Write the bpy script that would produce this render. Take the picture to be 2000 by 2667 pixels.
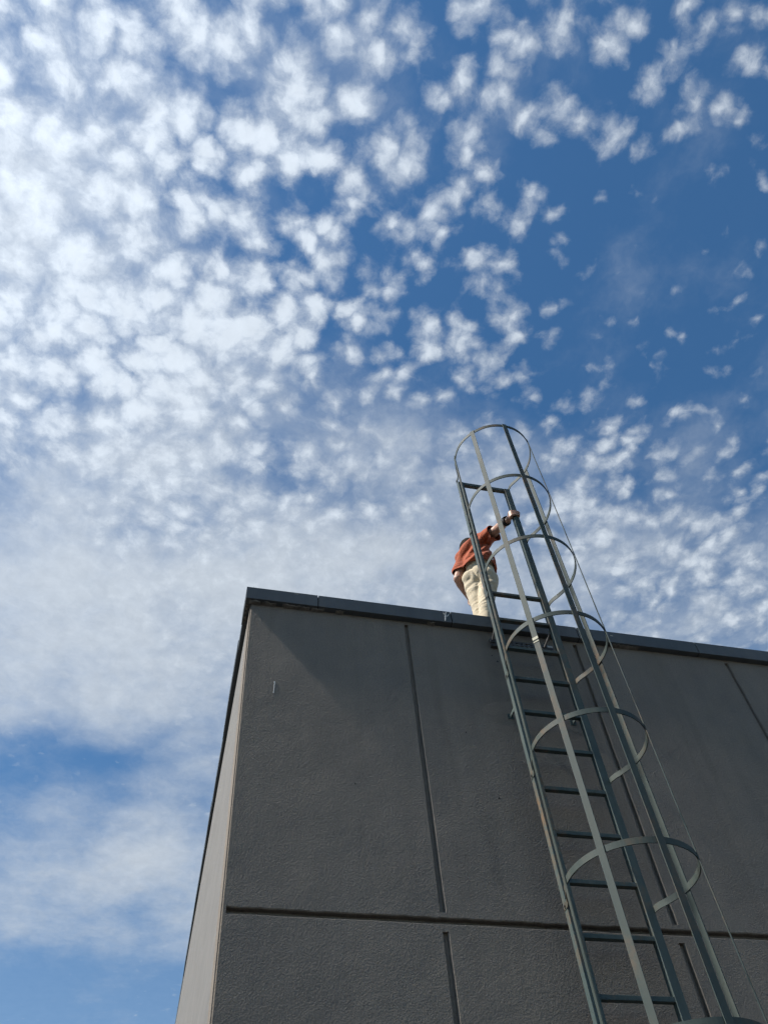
import bpy, bmesh, math, random
from mathutils import Vector, Matrix, noise

for o in list(bpy.data.objects):
    bpy.data.objects.remove(o, do_unlink=True)
SC = bpy.context.scene
COL = SC.collection
R = math.radians

# ------------------------------------------------------------------ camera
cam_data = bpy.data.cameras.new('camera')
cam = bpy.data.objects.new('camera', cam_data)
COL.objects.link(cam)
cam_data.sensor_fit = 'VERTICAL'
cam_data.sensor_height = 24.0
cam_data.lens = 24.0 * 2099.8 / 2667.0
cam_data.clip_end = 2000.0
cam.matrix_world = Matrix((
    (0.972349, -0.142423, -0.185074, -0.2431),
    (-0.223422, -0.797979, -0.559743, -4.1237),
    (-0.067965, 0.585615, -0.807735, 1.6),
    (0, 0, 0, 1)))
SC.camera = cam

# ------------------------------------------------------------------ light
SUN_EL = R(52.0)
SUN_SIDE = R(2.6)          # how far the sun stands in front of the wall plane
sun_dir = Vector((-math.cos(SUN_EL) * math.cos(SUN_SIDE), -math.cos(SUN_EL) * math.sin(SUN_SIDE), math.sin(SUN_EL)))
sd = bpy.data.lights.new('sun', 'SUN')
sd.energy = 5.0
sd.angle = R(4.0)       # sun veiled by thin cloud
sd.color = (1.0, 0.94, 0.86)
sun = bpy.data.objects.new('sun', sd)
sun.rotation_euler = sun_dir.to_track_quat('Z', 'Y').to_euler()
sun.location = (-20, -5, 30)
COL.objects.link(sun)
SC.view_settings.view_transform = 'Standard'
SC.view_settings.look = 'None'
SC.view_settings.gamma = 1.0
SC.view_settings.exposure = 0.6
SC.view_settings.use_curve_mapping = False
SC.cycles.use_adaptive_sampling = True
SC.cycles.adaptive_threshold = 0.02
SC.cycles.adaptive_min_samples = 10
SC.cycles.max_bounces = 5
SC.cycles.diffuse_bounces = 3
SC.cycles.caustics_reflective = False
SC.cycles.caustics_refractive = False

# ------------------------------------------------------------------ sky with altocumulus
# cloud field lives on a flat layer overhead: coordinates are direction.xy / direction.z,
# each entry (x, y, half length, half width, turn, amount)
BIG = [(-0.269, 0.299, 0.4739, 0.3678, 2.49, 0.66), (-0.103, 0.133, 0.2658, 0.1744, 2.83, 0.26), (-0.263, 0.524, 0.337, 0.2734, 2.41, 0.3), (-0.079, 0.396, 0.2517, 0.1903, 2.8, 0.22), (0.019, 0.203, 0.185, 0.1709, 2.65, 0.06), (0.149, 0.236, 0.3224, 0.2262, 1.3, 0.02), (0.475, 0.24, 0.3049, 0.2432, 0.59, -0.52), (0.49, 0.18, 0.1449, 0.1055, 0.81, -0.2), (0.447, 0.456, 0.1556, 0.1312, 0.56, -0.08), (0.089, 0.511, 0.1476, 0.0827, 2.95, -0.14), (0.052, 0.4, 0.2419, 0.182, 2.9, 0.1), (0.408, 0.539, 0.2149, 0.1865, -2.59, 0.08), (0.344, 0.048, 0.2033, 0.1089, 3.0, 0.06), (-0.052, 0.687, 0.4665, 0.3151, 2.9, 0.5), (-0.197, 1.0, 0.4011, 0.2212, 2.94, 0.2), (0.275, 0.687, 0.336, 0.2801, 3.13, 0.22), (0.762, 0.75, 0.4298, 0.3124, -2.95, 0.26), (0.556, 0.663, 0.2495, 0.2023, 0.7, 0.06), (-0.152, 1.279, 0.265, 0.1139, 3.0, -0.4), (-0.205, 2.07, 0.5493, 0.5061, 1.83, -0.7), (-0.213, 1.463, 0.5182, 0.4612, 2.6, -0.3), (0.672, 0.411, 0.2107, 0.1541, 0.66, -0.12)]
PUFF = [(-0.003, 0.173, 0.0644, 0.0581, 2.66, 0.425), (0.089, 0.095, 0.0706, 0.0579, 1.91, 0.34), (0.072, 0.142, 0.0606, 0.0365, 2.92, 0.255), (0.185, 0.045, 0.0529, 0.0468, -3.05, 0.425), (0.198, 0.113, 0.0655, 0.0547, 3.11, 0.4675), (0.212, 0.197, 0.0584, 0.0507, -3.1, 0.425), (0.284, 0.209, 0.0592, 0.0452, 1.41, 0.408), (0.244, 0.02, 0.0437, 0.0326, -3.03, 0.296), (0.247, 0.051, 0.0418, 0.0222, 2.1, 0.26639999999999997), (0.319, 0.014, 0.0486, 0.0308, 2.37, 0.2516), (0.357, 0.034, 0.0764, 0.0537, -2.95, 0.31079999999999997), (0.293, 0.102, 0.0764, 0.0533, 1.08, 0.31079999999999997), (0.341, 0.1, 0.0728, 0.0334, 1.68, 0.34040000000000004), (0.375, 0.106, 0.0627, 0.0305, 1.65, 0.296), (0.414, 0.097, 0.0473, 0.0286, 2.61, 0.296), (0.428, 0.029, 0.0527, 0.0503, -2.76, 0.296), (0.474, 0.055, 0.0649, 0.047, 2.93, 0.296), (0.479, -0.001, 0.0453, 0.0303, 0.82, 0.259), (0.498, 0.121, 0.0558, 0.0429, 0.52, 0.2368), (0.537, 0.098, 0.0529, 0.0364, 0.77, 0.2516), (0.1, 0.198, 0.0457, 0.0428, 2.97, 0.408), (0.142, 0.184, 0.0565, 0.0458, -3.07, 0.357), (0.05, 0.204, 0.0313, 0.0274, 2.85, 0.3825), (0.13, 0.235, 0.0434, 0.0278, 2.95, 0.272), (0.08, 0.303, 0.052, 0.0482, 2.87, 0.408), (0.115, 0.295, 0.0448, 0.0334, 2.95, 0.255), (0.153, 0.293, 0.0378, 0.0358, -3.05, 0.391), (0.176, 0.241, 0.0335, 0.0316, -2.87, 0.28900000000000003), (0.234, 0.291, 0.0551, 0.0507, -2.76, 0.425), (0.289, 0.265, 0.0458, 0.0403, -2.86, 0.391), (0.168, 0.335, 0.0526, 0.0394, 2.99, 0.425), (0.265, 0.379, 0.0785, 0.0501, -3.09, 0.459), (0.316, 0.375, 0.0457, 0.0381, -3.06, 0.374), (0.207, 0.397, 0.0632, 0.0425, 1.51, 0.391), (0.122, 0.38, 0.0393, 0.0375, 1.27, 0.34), (0.072, 0.383, 0.0609, 0.058, 1.58, 0.3825), (-0.006, 0.385, 0.0582, 0.0543, 2.37, 0.391), (0.035, 0.431, 0.0594, 0.0547, 1.66, 0.3825), (-0.047, 0.441, 0.0626, 0.0535, 2.7, 0.306), (0.312, 0.332, 0.058, 0.0466, 2.69, 0.357), (0.387, 0.316, 0.0638, 0.0583, 0.49, 0.26639999999999997), (0.233, 0.335, 0.0308, 0.0263, 2.68, 0.34), (0.516, 0.268, 0.0745, 0.0575, 0.68, 0.222), (0.502, 0.331, 0.0815, 0.0475, -2.9, 0.222), (0.314, 0.439, 0.0678, 0.0457, 3.04, 0.255), (0.487, 0.421, 0.0538, 0.0415, -3.01, 0.31079999999999997), (0.442, 0.434, 0.0619, 0.0522, -2.61, 0.2516), (0.497, 0.474, 0.077, 0.0581, -3.05, 0.333), (0.451, 0.496, 0.0613, 0.0506, 0.76, 0.31079999999999997), (0.568, 0.496, 0.0921, 0.0865, 2.12, 0.35519999999999996), (0.525, 0.565, 0.089, 0.0723, -2.83, 0.357), (0.568, 0.665, 0.1017, 0.0833, -2.67, 0.4675), (0.664, 0.576, 0.0681, 0.0525, -2.79, 0.28900000000000003), (0.746, 0.641, 0.1163, 0.0819, -3.0, 0.357), (0.829, 0.717, 0.1325, 0.0891, -3.03, 0.306), (0.668, 0.688, 0.0958, 0.0719, -2.95, 0.306), (0.478, 0.616, 0.0731, 0.0617, 0.63, 0.323), (0.165, 0.455, 0.0576, 0.0359, 2.97, 0.2125), (0.591, 0.42, 0.0542, 0.0341, 3.12, 0.20720000000000002)]
VEIL = [(-0.08, 0.828, 0.7869, 0.4189, 2.94, 0.72), (-0.254, 1.039, 0.7186, 0.3898, 2.94, 0.45), (-0.081, 1.538, 0.5014, 0.4578, 2.78, 0.72), (0.019, 1.194, 0.3068, 0.1837, 2.99, 0.22), (-0.319, 1.756, 0.2593, 0.1797, 1.69, 0.36), (-0.281, 0.363, 0.4511, 0.359, 2.31, 0.5), (0.254, 0.753, 0.4006, 0.3232, 3.08, 0.22), (0.751, 0.762, 0.5735, 0.4055, -3.01, 0.5), (0.101, 1.701, 0.3881, 0.3496, 3.11, 0.22), (-0.192, 1.284, 0.3351, 0.1513, 2.99, -0.45), (-0.105, 0.117, 0.2807, 0.1425, 2.88, 0.14)]


def build_sky():
    w = bpy.data.worlds.new('World')
    SC.world = w
    w.use_nodes = True
    nt = w.node_tree
    nt.nodes.clear()
    N, L = nt.nodes.new, nt.links.new

    def setin(sock, v):
        if hasattr(v, 'is_output'):
            L(v, sock)
        elif v is not None:
            sock.default_value = v

    def math_(op, a, b=None, c=None, clamp=False):
        n = N('ShaderNodeMath'); n.operation = op; n.use_clamp = clamp
        setin(n.inputs[0], a); setin(n.inputs[1], b); setin(n.inputs[2], c)
        return n.outputs[0]

    def vmath(op, a, b=None, out=0, scale=None):
        n = N('ShaderNodeVectorMath'); n.operation = op
        setin(n.inputs[0], a); setin(n.inputs[1], b)
        if scale is not None: setin(n.inputs['Scale'], scale)
        return n.outputs[out]

    def smooth(v, a, b, o0=0.0, o1=1.0):
        n = N('ShaderNodeMapRange'); n.interpolation_type = 'SMOOTHSTEP'
        setin(n.inputs[0], v)
        for i, x in zip((1, 2, 3, 4), (a, b, o0, o1)): setin(n.inputs[i], x)
        return n.outputs[0]

    def noise_(vec, scale, detail, rough, dim='2D', off=None, lac=2.0):
        if off: vec = vmath('ADD', vec, off)
        n = N('ShaderNodeTexNoise'); n.noise_dimensions = dim
        setin(n.inputs['Vector'], vec)
        n.inputs['Scale'].default_value = scale
        n.inputs['Detail'].default_value = detail
        n.inputs['Roughness'].default_value = rough
        n.inputs['Lacunarity'].default_value = lac
        return n

    tc = N('ShaderNodeTexCoord')
    d = vmath('NORMALIZE', tc.outputs['Generated'])
    sep = N('ShaderNodeSeparateXYZ'); L(d, sep.inputs[0])
    z = math_('MAXIMUM', sep.outputs[2], 0.03)
    zz = math_('ADD', z, 0.04)
    comb = N('ShaderNodeCombineXYZ')
    L(math_('DIVIDE', sep.outputs[0], zz), comb.inputs[0])
    L(math_('DIVIDE', sep.outputs[1], zz), comb.inputs[1])
    P = comb.outputs[0]

    def warp(vec, scale, amt, detail, off):
        n = noise_(vec, scale, detail, 0.55, off=off)
        v = vmath('SUBTRACT', n.outputs['Color'], (0.5, 0.5, 0.5))
        v = vmath('MULTIPLY', v, (amt, amt, 0))
        return vmath('ADD', vec, v)

    Q = warp(P, 7.0, 0.028, 2.0, (3.1, 7.7, 0))
    Q = warp(Q, 40.0, 0.014, 3.0, (11.3, 1.9, 0))
    S = warp(P, 4.0, 0.09, 2.0, (5.5, 2.2, 0))

    def blobs(vec, table, start):
        acc = start
        for (x, y, a, b, t, amp) in table:
            if a < 1.5 * b:
                g = vmath('DISTANCE', vec, (x, y, 0), out=1)
                k = math_('MULTIPLY_ADD', g, -1.0 / math.sqrt(a * b), 1.0, clamp=True)
            else:
                m = N('ShaderNodeMapping'); m.vector_type = 'TEXTURE'
                L(vec, m.inputs['Vector'])
                m.inputs['Location'].default_value = (x, y, 0)
                m.inputs['Rotation'].default_value = (0, 0, t)
                m.inputs['Scale'].default_value = (a, b, 1)
                g = N('ShaderNodeTexGradient'); g.gradient_type = 'SPHERICAL'
                L(m.outputs[0], g.inputs[0])
                k = g.outputs['Fac']
            acc = math_('MULTIPLY_ADD', k, amp, acc)
        return acc

    cover = blobs(S, BIG, -0.10)
    cover = blobs(Q, PUFF, cover)
    # far from the part of the sky in view the field goes on by itself
    far = noise_(P, 1.3, 3.0, 0.5, off=(20.0, 4.0, 0)).outputs['Fac']
    cover = math_('MULTIPLY_ADD', math_('SUBTRACT', far, 0.5), 0.5, cover)

    def cells(vec, scale, sm, off, kind='SMOOTH_F1'):
        n = N('ShaderNodeTexVoronoi'); n.voronoi_dimensions = '2D'; n.feature = kind
        setin(n.inputs['Vector'], vmath('ADD', vec, off))
        n.inputs['Scale'].default_value = scale
        if kind == 'SMOOTH_F1': n.inputs['Smoothness'].default_value = sm
        n.inputs['Randomness'].default_value = 1.0
        return n.outputs['Distance']

    c1 = cells(Q, 23.0, 0.30, (0.3, 0.1, 0))
    c2 = cells(Q, 47.0, 0.25, (4.3, 2.1, 0), 'F1')
    f1 = noise_(Q, 32.0, 7.0, 0.66, off=(1.0, 9.0, 0)).outputs['Fac']
    f2 = noise_(P, 90.0, 4.0, 0.65, off=(8.0, 3.0, 0)).outputs['Fac']
    V = blobs(S, VEIL, -0.14)
    vn = noise_(Q, 5.0, 6.0, 0.62, off=(2.0, 5.0, 0)).outputs['Fac']
    V = math_('MULTIPLY_ADD', math_('SUBTRACT', vn, 0.5), 1.0, V)
    a_veil = smooth(V, -0.16, 0.85, 0.02, 0.90)
    soft = math_('MULTIPLY_ADD', a_veil, -0.9, 1.0)
    D = math_('MULTIPLY_ADD', math_('SUBTRACT', 0.40, c1), math_('MULTIPLY', soft, 1.40), cover)
    D = math_('MULTIPLY_ADD', math_('SUBTRACT', 0.40, c2), math_('MULTIPLY', soft, 0.55), D)
    D = math_('MULTIPLY_ADD', math_('SUBTRACT', f1, 0.5), 0.85, D)
    D = math_('MULTIPLY_ADD', math_('SUBTRACT', f2, 0.5), 0.30, D)
    a_puff = smooth(D, -0.18, 1.0, 0.0, 0.94)
    core = smooth(D, 0.25, 0.85)

    # air gets milkier towards the horizon
    milk = smooth(z, 0.72, 0.15, 0.0, 0.26)
    clear = math_('MULTIPLY', math_('SUBTRACT', 1.0, a_puff), math_('SUBTRACT', 1.0, a_veil))
    clear = math_('MULTIPLY', clear, math_('SUBTRACT', 1.0, milk))
    alpha = math_('SUBTRACT', 1.0, clear)

    sky = N('ShaderNodeTexSky'); sky.sky_type = 'NISHITA'
    sky.sun_disc = False
    sky.sun_elevation = SUN_EL
    sky.sun_rotation = math.atan2(sun_dir.x, sun_dir.y)
    sky.air_density = 1.0
    sky.dust_density = 0.15
    sky.ozone_density = 3.0

    hs = N('ShaderNodeHueSaturation')
    hs.inputs['Saturation'].default_value = 1.24
    L(sky.outputs[0], hs.inputs['Color'])
    # clouds scatter forward: brighter towards the sun
    cs = vmath('DOT_PRODUCT', d, tuple(sun_dir), out=1)
    cs = math_('MAXIMUM', cs, 0.0)
    glow = math_('MULTIPLY_ADD', math_('POWER', cs, 4.0), 3.1, 5.25)
    glow = math_('MULTIPLY', glow, math_('MULTIPLY_ADD', core, 0.16, math_('MULTIPLY_ADD', f1, 0.25, 0.80)))
    ccol = vmath('SCALE', (0.875, 0.97, 1.08), scale=glow)
    mix = N('ShaderNodeMix'); mix.data_type = 'RGBA'
    L(alpha, mix.inputs['Factor'])
    L(vmath('MULTIPLY', hs.outputs[0], (0.96, 1.03, 0.97)), mix.inputs['A'])
    L(ccol, mix.inputs['B'])
    bg = N('ShaderNodeBackground')
    L(mix.outputs['Result'], bg.inputs['Color'])
    bg.inputs['Strength'].default_value = 0.087
    out = N('ShaderNodeOutputWorld')
    L(bg.outputs[0], out.inputs[0])
    w.cycles.sampling_method = 'MANUAL'
    w.cycles.sample_map_resolution = 1024

build_sky()

# ------------------------------------------------------------------ helpers
def mat(name):
    m = bpy.data.materials.new(name)
    m.use_nodes = True
    return m, m.node_tree, m.node_tree.nodes['Principled BSDF']

def nd(nt, kind, **kw):
    n = nt.nodes.new(kind)
    for k, v in kw.items():
        if k in n.inputs: n.inputs[k].default_value = v
        else: setattr(n, k, v)
    return n

def ntex(nt, vec, scale, detail=4.0, rough=0.55, distortion=0.0):
    n = nd(nt, 'ShaderNodeTexNoise', Scale=scale, Detail=detail, Roughness=rough, Distortion=distortion)
    nt.links.new(vec, n.inputs['Vector'])
    return n.outputs['Fac']

def ramp(nt, fac, stops):
    n = nt.nodes.new('ShaderNodeValToRGB')
    cr = n.color_ramp
    while len(cr.elements) < len(stops): cr.elements.new(0.5)
    for e, (p, c) in zip(cr.elements, stops):
        e.position = p
        e.color = tuple(c) + (1,) if len(c) == 3 else c
    nt.links.new(fac, n.inputs[0])
    return n.outputs[0]

def mixc(nt, fac, a, b, mode='MIX'):
    n = nt.nodes.new('ShaderNodeMix'); n.data_type = 'RGBA'; n.blend_type = mode
    for s, v in (('Factor', fac), ('A', a), ('B', b)):
        sock = n.inputs[s] if s == 'Factor' else [i for i in n.inputs if i.name == s and i.type == 'RGBA'][0]
        if hasattr(v, 'is_output'): nt.links.new(v, sock)
        elif s == 'Factor': sock.default_value = v
        else: sock.default_value = tuple(v) + (1,)
    return [o for o in n.outputs if o.type == 'RGBA'][0]

def bump(nt, h, strength, dist, normal=None):
    n = nd(nt, 'ShaderNodeBump', Strength=strength, Distance=dist)
    nt.links.new(h, n.inputs['Height'])
    if normal: nt.links.new(normal, n.inputs['Normal'])
    return n.outputs[0]

def geo_pos(nt):
    return nt.nodes.new('ShaderNodeNewGeometry').outputs['Position']

def mapped(nt, vec, scale, rot=(0, 0, 0)):
    m = nd(nt, 'ShaderNodeMapping')
    m.inputs['Scale'].default_value = scale
    m.inputs['Rotation'].default_value = rot
    nt.links.new(vec, m.inputs['Vector'])
    return m.outputs[0]

def m_stucco():
    m, nt, b = mat('stucco')
    p = geo_pos(nt)
    big = ntex(nt, p, 0.8, 4, 0.6, 0.8)
    mid = ntex(nt, p, 4.0, 6, 0.65, 0.4)
    streak = ntex(nt, mapped(nt, p, (5, 5, 0.45)), 1.0, 5, 0.65)
    fine = ntex(nt, p, 90.0, 3, 0.6)
    col = ramp(nt, big, [(0.30, (0.167, 0.148, 0.133)), (0.70, (0.251, 0.210, 0.166))])  # paint mottling, contrast raised to put patchy grazing sun into the colour
    col = mixc(nt, 0.45, col, ramp(nt, mid, [(0.28, (0.147, 0.130, 0.115)), (0.72, (0.269, 0.229, 0.184))]))
    col = mixc(nt, 0.24, col, ramp(nt, streak, [(0.32, (0.122, 0.107, 0.093)), (0.70, (0.291, 0.248, 0.201))]))
    col = mixc(nt, 0.22, col, ramp(nt, fine, [(0.30, (0.100, 0.089, 0.078)), (0.70, (0.316, 0.276, 0.226))]))
    # rain-washed grime below the coping and round the ladder fixings, drying marks with soft edges
    wash = ntex(nt, mapped(nt, p, (2.6, 2.6, 0.22)), 1.0, 5, 0.6, 0.3)
    col = mixc(nt, ramp(nt, wash, [(0.56, (0, 0, 0)), (0.74, (0.5, 0.5, 0.5))]), col, (0.127, 0.106, 0.085))
    spots = ntex(nt, p, 34.0, 3, 0.5)
    col = mixc(nt, ramp(nt, spots, [(0.70, (0, 0, 0)), (0.76, (0.5, 0.5, 0.5))]), col, (0.316, 0.276, 0.224))
    nt.links.new(col, b.inputs['Base Color'])
    b.inputs['Roughness'].default_value = 0.9
    b.inputs['Specular IOR Level'].default_value = 0.2
    lump = nd(nt, 'ShaderNodeTexVoronoi', Scale=105.0, feature='SMOOTH_F1', Smoothness=0.6)
    nt.links.new(p, lump.inputs['Vector'])
    n1 = bump(nt, ntex(nt, p, 1.6, 3, 0.55), 0.4, 0.05)
    n2 = bump(nt, ntex(nt, p, 24.0, 4, 0.6), 0.22, 0.010, n1)
    n3 = bump(nt, lump.outputs['Distance'], 0.30, 0.006, n2)
    n4 = bump(nt, ntex(nt, p, 170.0, 4, 0.65), 0.45, 0.004, n3)
    nt.links.new(n4, b.inputs['Normal'])
    return m

def m_side():
    m, nt, b = mat('brushed_concrete')
    p = geo_pos(nt)
    streak = ntex(nt, mapped(nt, p, (1, 1.0, 16)), 1.6, 6, 0.62)
    mid = ntex(nt, p, 3.0, 6, 0.62, 0.5)
    col = ramp(nt, streak, [(0.3, (0.120, 0.116, 0.109)), (0.7, (0.206, 0.198, 0.183))])
    col = mixc(nt, 0.4, col, ramp(nt, mid, [(0.3, (0.132, 0.127, 0.123)), (0.72, (0.208, 0.199, 0.185))]))
    nt.links.new(col, b.inputs['Base Color'])
    b.inputs['Roughness'].default_value = 0.9
    n1 = bump(nt, streak, 0.25, 0.006)
    n2 = bump(nt, ntex(nt, p, 60.0, 4, 0.6), 0.3, 0.004, n1)
    nt.links.new(n2, b.inputs['Normal'])
    return m

def m_paint(name, base, dark, light, rust, rough=0.42, scale=1.0, rust_lo=0.60):
    """old enamel on steel: chalking, scuffs, rust spots"""
    m, nt, b = mat(name)
    p = geo_pos(nt)
    chalk = ntex(nt, mapped(nt, p, (9, 9, 2.2)), scale, 6, 0.65)
    spot = ntex(nt, p, 22.0 * scale, 6, 0.7)
    patch = ntex(nt, mapped(nt, p, (3, 3, 1.3)), scale, 5, 0.6)
    col = ramp(nt, chalk, [(0.28, dark), (0.5, base), (0.74, light)])
    rf = nd(nt, 'ShaderNodeMath', operation='MULTIPLY')
    nt.links.new(ramp(nt, patch, [(rust_lo - 0.04, (0, 0, 0)), (rust_lo + 0.10, (1, 1, 1))]), rf.inputs[0])
    nt.links.new(ramp(nt, spot, [(0.40, (0, 0, 0)), (0.58, (1, 1, 1))]), rf.inputs[1])
    col = mixc(nt, rf.outputs[0], col, rust)
    nt.links.new(col, b.inputs['Base Color'])
    rr = nd(nt, 'ShaderNodeMapRange'); nt.links.new(chalk, rr.inputs[0])
    rr.inputs[3].default_value = rough - 0.08; rr.inputs[4].default_value = rough + 0.18
    nt.links.new(rr.outputs[0], b.inputs['Roughness'])
    b.inputs['Specular IOR Level'].default_value = 0.22
    nt.links.new(bump(nt, spot, 0.18, 0.002), b.inputs['Normal'])
    return m

def m_cloth(name, c0, c1, weave=900.0, rough=0.9):
    m, nt, b = mat(name)
    p = geo_pos(nt)
    v = ntex(nt, p, 9.0, 5, 0.6)
    nt.links.new(ramp(nt, v, [(0.3, c0), (0.7, c1)]), b.inputs['Base Color'])
    b.inputs['Roughness'].default_value = rough
    b.inputs['Specular IOR Level'].default_value = 0.15
    b.inputs['Sheen Weight'].default_value = 0.15
    n1 = bump(nt, ntex(nt, p, 70.0, 4, 0.6), 0.25, 0.004)
    nt.links.new(bump(nt, ntex(nt, p, weave, 2, 0.5), 0.2, 0.001, n1), b.inputs['Normal'])
    return m

def m_plain(name, c0, c1, scale=20.0, rough=0.6, spec=0.4, sss=0.0):
    m, nt, b = mat(name)
    p = geo_pos(nt)
    v = ntex(nt, p, scale, 5, 0.6)
    nt.links.new(ramp(nt, v, [(0.3, c0), (0.7, c1)]), b.inputs['Base Color'])
    b.inputs['Roughness'].default_value = rough
    b.inputs['Specular IOR Level'].default_value = spec
    if sss:
        b.inputs['Subsurface Weight'].default_value = sss
        b.inputs['Subsurface Radius'].default_value = (0.012, 0.005, 0.003)
    nt.links.new(bump(nt, v, 0.2, 0.003), b.inputs['Normal'])
    return m

M = {
    'stucco': m_stucco(),
    'side': m_side(),
    'coping': m_paint('bronze_coping', (0.082, 0.092, 0.098), (0.066, 0.074, 0.080), (0.105, 0.113, 0.116), (0.12, 0.10, 0.08), rough=0.5, scale=0.5, rust_lo=0.72),
    'green': m_paint('green_enamel', (0.060, 0.084, 0.083), (0.044, 0.066, 0.067), (0.092, 0.112, 0.104), (0.15, 0.105, 0.066), rough=0.62, rust_lo=0.60),
    'cage': m_paint('weathered_green_enamel', (0.051, 0.067, 0.062), (0.037, 0.052, 0.051), (0.076, 0.084, 0.074), (0.120, 0.086, 0.058), rough=0.62, rust_lo=0.57),
    'steel': m_plain('dull_steel', (0.045, 0.047, 0.048), (0.11, 0.105, 0.10), 40, 0.5, 0.5),
    'roof': m_plain('roof_membrane', (0.10, 0.10, 0.10), (0.17, 0.165, 0.16), 3.0, 0.9, 0.2),
    'sealant': m_plain('old_sealant', (0.10, 0.092, 0.082), (0.24, 0.22, 0.195), 24, 0.85, 0.2),
    'dropping': m_plain('lime_stain', (0.42, 0.43, 0.43), (0.66, 0.66, 0.64), 60, 0.9, 0.2),
    'primer': m_plain('bare_primer', (0.36, 0.35, 0.27), (0.50, 0.48, 0.37), 50, 0.7, 0.3),
    'dark': m_plain('dark_gap', (0.018, 0.018, 0.018), (0.035, 0.034, 0.032), 20, 0.8, 0.2),
    'ground': m_plain('asphalt', (0.040, 0.040, 0.040), (0.065, 0.064, 0.062), 1.2, 0.9, 0.2),
    'skin': m_plain('skin', (0.31, 0.165, 0.112), (0.41, 0.235, 0.165), 30, 0.5, 0.4, 0.15),
    'shirt': m_cloth('rust_shirt', (0.27, 0.060, 0.024), (0.36, 0.084, 0.035)),
    'trousers': m_cloth('beige_trousers', (0.47, 0.40, 0.285), (0.57, 0.49, 0.355), 700),
    'hair': m_plain('dark_hair', (0.010, 0.008, 0.006), (0.022, 0.017, 0.013), 120, 0.85, 0.08),
    'belt': m_plain('dark_leather', (0.010, 0.009, 0.009), (0.020, 0.018, 0.017), 60, 0.7, 0.15),
    'white': m_plain('white_plastic', (0.62, 0.62, 0.60), (0.74, 0.74, 0.72), 30, 0.5, 0.5),
}

def link(name, me, m, parent=None):
    o = bpy.data.objects.new(name, me)
    COL.objects.link(o)
    if m is not None and not me.materials: me.materials.append(m)
    if parent is not None: o.parent = parent
    return o

def obj(name, bm, m, parent=None, smooth=False):
    bmesh.ops.recalc_face_normals(bm, faces=bm.faces)
    me = bpy.data.meshes.new(name)
    bm.to_mesh(me); bm.free()
    if smooth:
        for f in me.polygons: f.use_smooth = True
    return link(name, me, m, parent)

def empty(name, loc, label, cat, group=None):
    o = bpy.data.objects.new(name, None)
    o.location = loc
    o.empty_display_size = 0.3
    COL.objects.link(o)
    o['label'] = label; o['category'] = cat
    if group: o['group'] = group
    return o

def keep(o):            # geometry is written in world coordinates; parents may sit elsewhere
    o.matrix_parent_inverse = Matrix.Translation(o.parent.location).inverted()
    return o

def box(bm, x0, x1, y0, y1, z0, z1, bevel=0.0):
    b = bmesh.new()
    vs = [b.verts.new((x, y, z)) for x in (x0, x1) for y in (y0, y1) for z in (z0, z1)]
    for f in ((0, 1, 3, 2), (4, 6, 7, 5), (0, 4, 5, 1), (2, 3, 7, 6), (0, 2, 6, 4), (1, 5, 7, 3)):
        b.faces.new([vs[i] for i in f])
    if bevel:
        bmesh.ops.bevel(b, geom=b.edges[:], offset=bevel, segments=2, affect='EDGES', profile=0.6)
    me = bpy.data.meshes.new('t'); b.to_mesh(me); b.free()
    bm.from_mesh(me); bpy.data.meshes.remove(me)
    return bm

def prism(bm, pts, axis, a, b_):
    """close a polygon (list of 2-tuples) between a and b along an axis"""
    def v(p, t):
        return {'x': (t, p[0], p[1]), 'y': (p[0], t, p[1]), 'z': (p[0], p[1], t)}[axis]
    A = [bm.verts.new(v(p, a)) for p in pts]
    B = [bm.verts.new(v(p, b_)) for p in pts]
    bm.faces.new(A); bm.faces.new(B[::-1])
    n = len(pts)
    for i in range(n): bm.faces.new((A[i], A[(i + 1) % n], B[(i + 1) % n], B[i]))

def rod(bm, p0, p1, r, seg=8, r1=None):
    p0, p1 = Vector(p0), Vector(p1)
    d = p1 - p0
    q = d.to_track_quat('Z', 'Y').to_matrix().to_4x4()
    mtx = Matrix.Translation((p0 + p1) / 2) @ q
    bmesh.ops.create_cone(bm, cap_ends=True, segments=seg, radius1=r, radius2=r if r1 is None else r1, depth=d.length, matrix=mtx)

# ------------------------------------------------------------------ setting: ground
bm = bmesh.new()
bmesh.ops.create_grid(bm, x_segments=8, y_segments=8, size=700)
g = obj('ground', bm, M['ground'])
g['kind'] = 'structure'

# ------------------------------------------------------------------ building
ZT, ZB = 6.2474, 6.1191            # coping top and bottom
OV = 0.046                         # overhang on the front
WX, WY = 11.6, 15.0
bld = empty('building', (0, 0, 0), 'dark grey stucco flat-roofed building with grooved wall panels and metal roof edge', 'building')
rnd = random.Random(4)

def apply_bool(target, cutters):
    if len(cutters) > 1:
        b = bmesh.new()
        for c in cutters: b.from_mesh(c.data)
        for c in cutters: bpy.data.objects.remove(c, do_unlink=True)
        cutters = [obj('cutter', b, None)]
    for c in cutters:
        md = target.modifiers.new('cut', 'BOOLEAN')
        md.operation = 'DIFFERENCE'; md.solver = 'EXACT'; md.object = c
    dg = bpy.context.evaluated_depsgraph_get()
    me = bpy.data.meshes.new_from_object(target.evaluated_get(dg))
    target.modifiers.clear()
    target.data = me
    for c in cutters: bpy.data.objects.remove(c, do_unlink=True)

bm = bmesh.new()
box(bm, 0, WX, 0, 0.22, 0, ZB)
es = [e for e in bm.edges if all(abs(v.co.x) < 1e-4 and abs(v.co.y) < 1e-4 for v in e.verts)]
bmesh.ops.bevel(bm, geom=es, offset=0.010, segments=3, affect='EDGES')
wall = obj('wall', bm, M['stucco'], bld)

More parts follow.
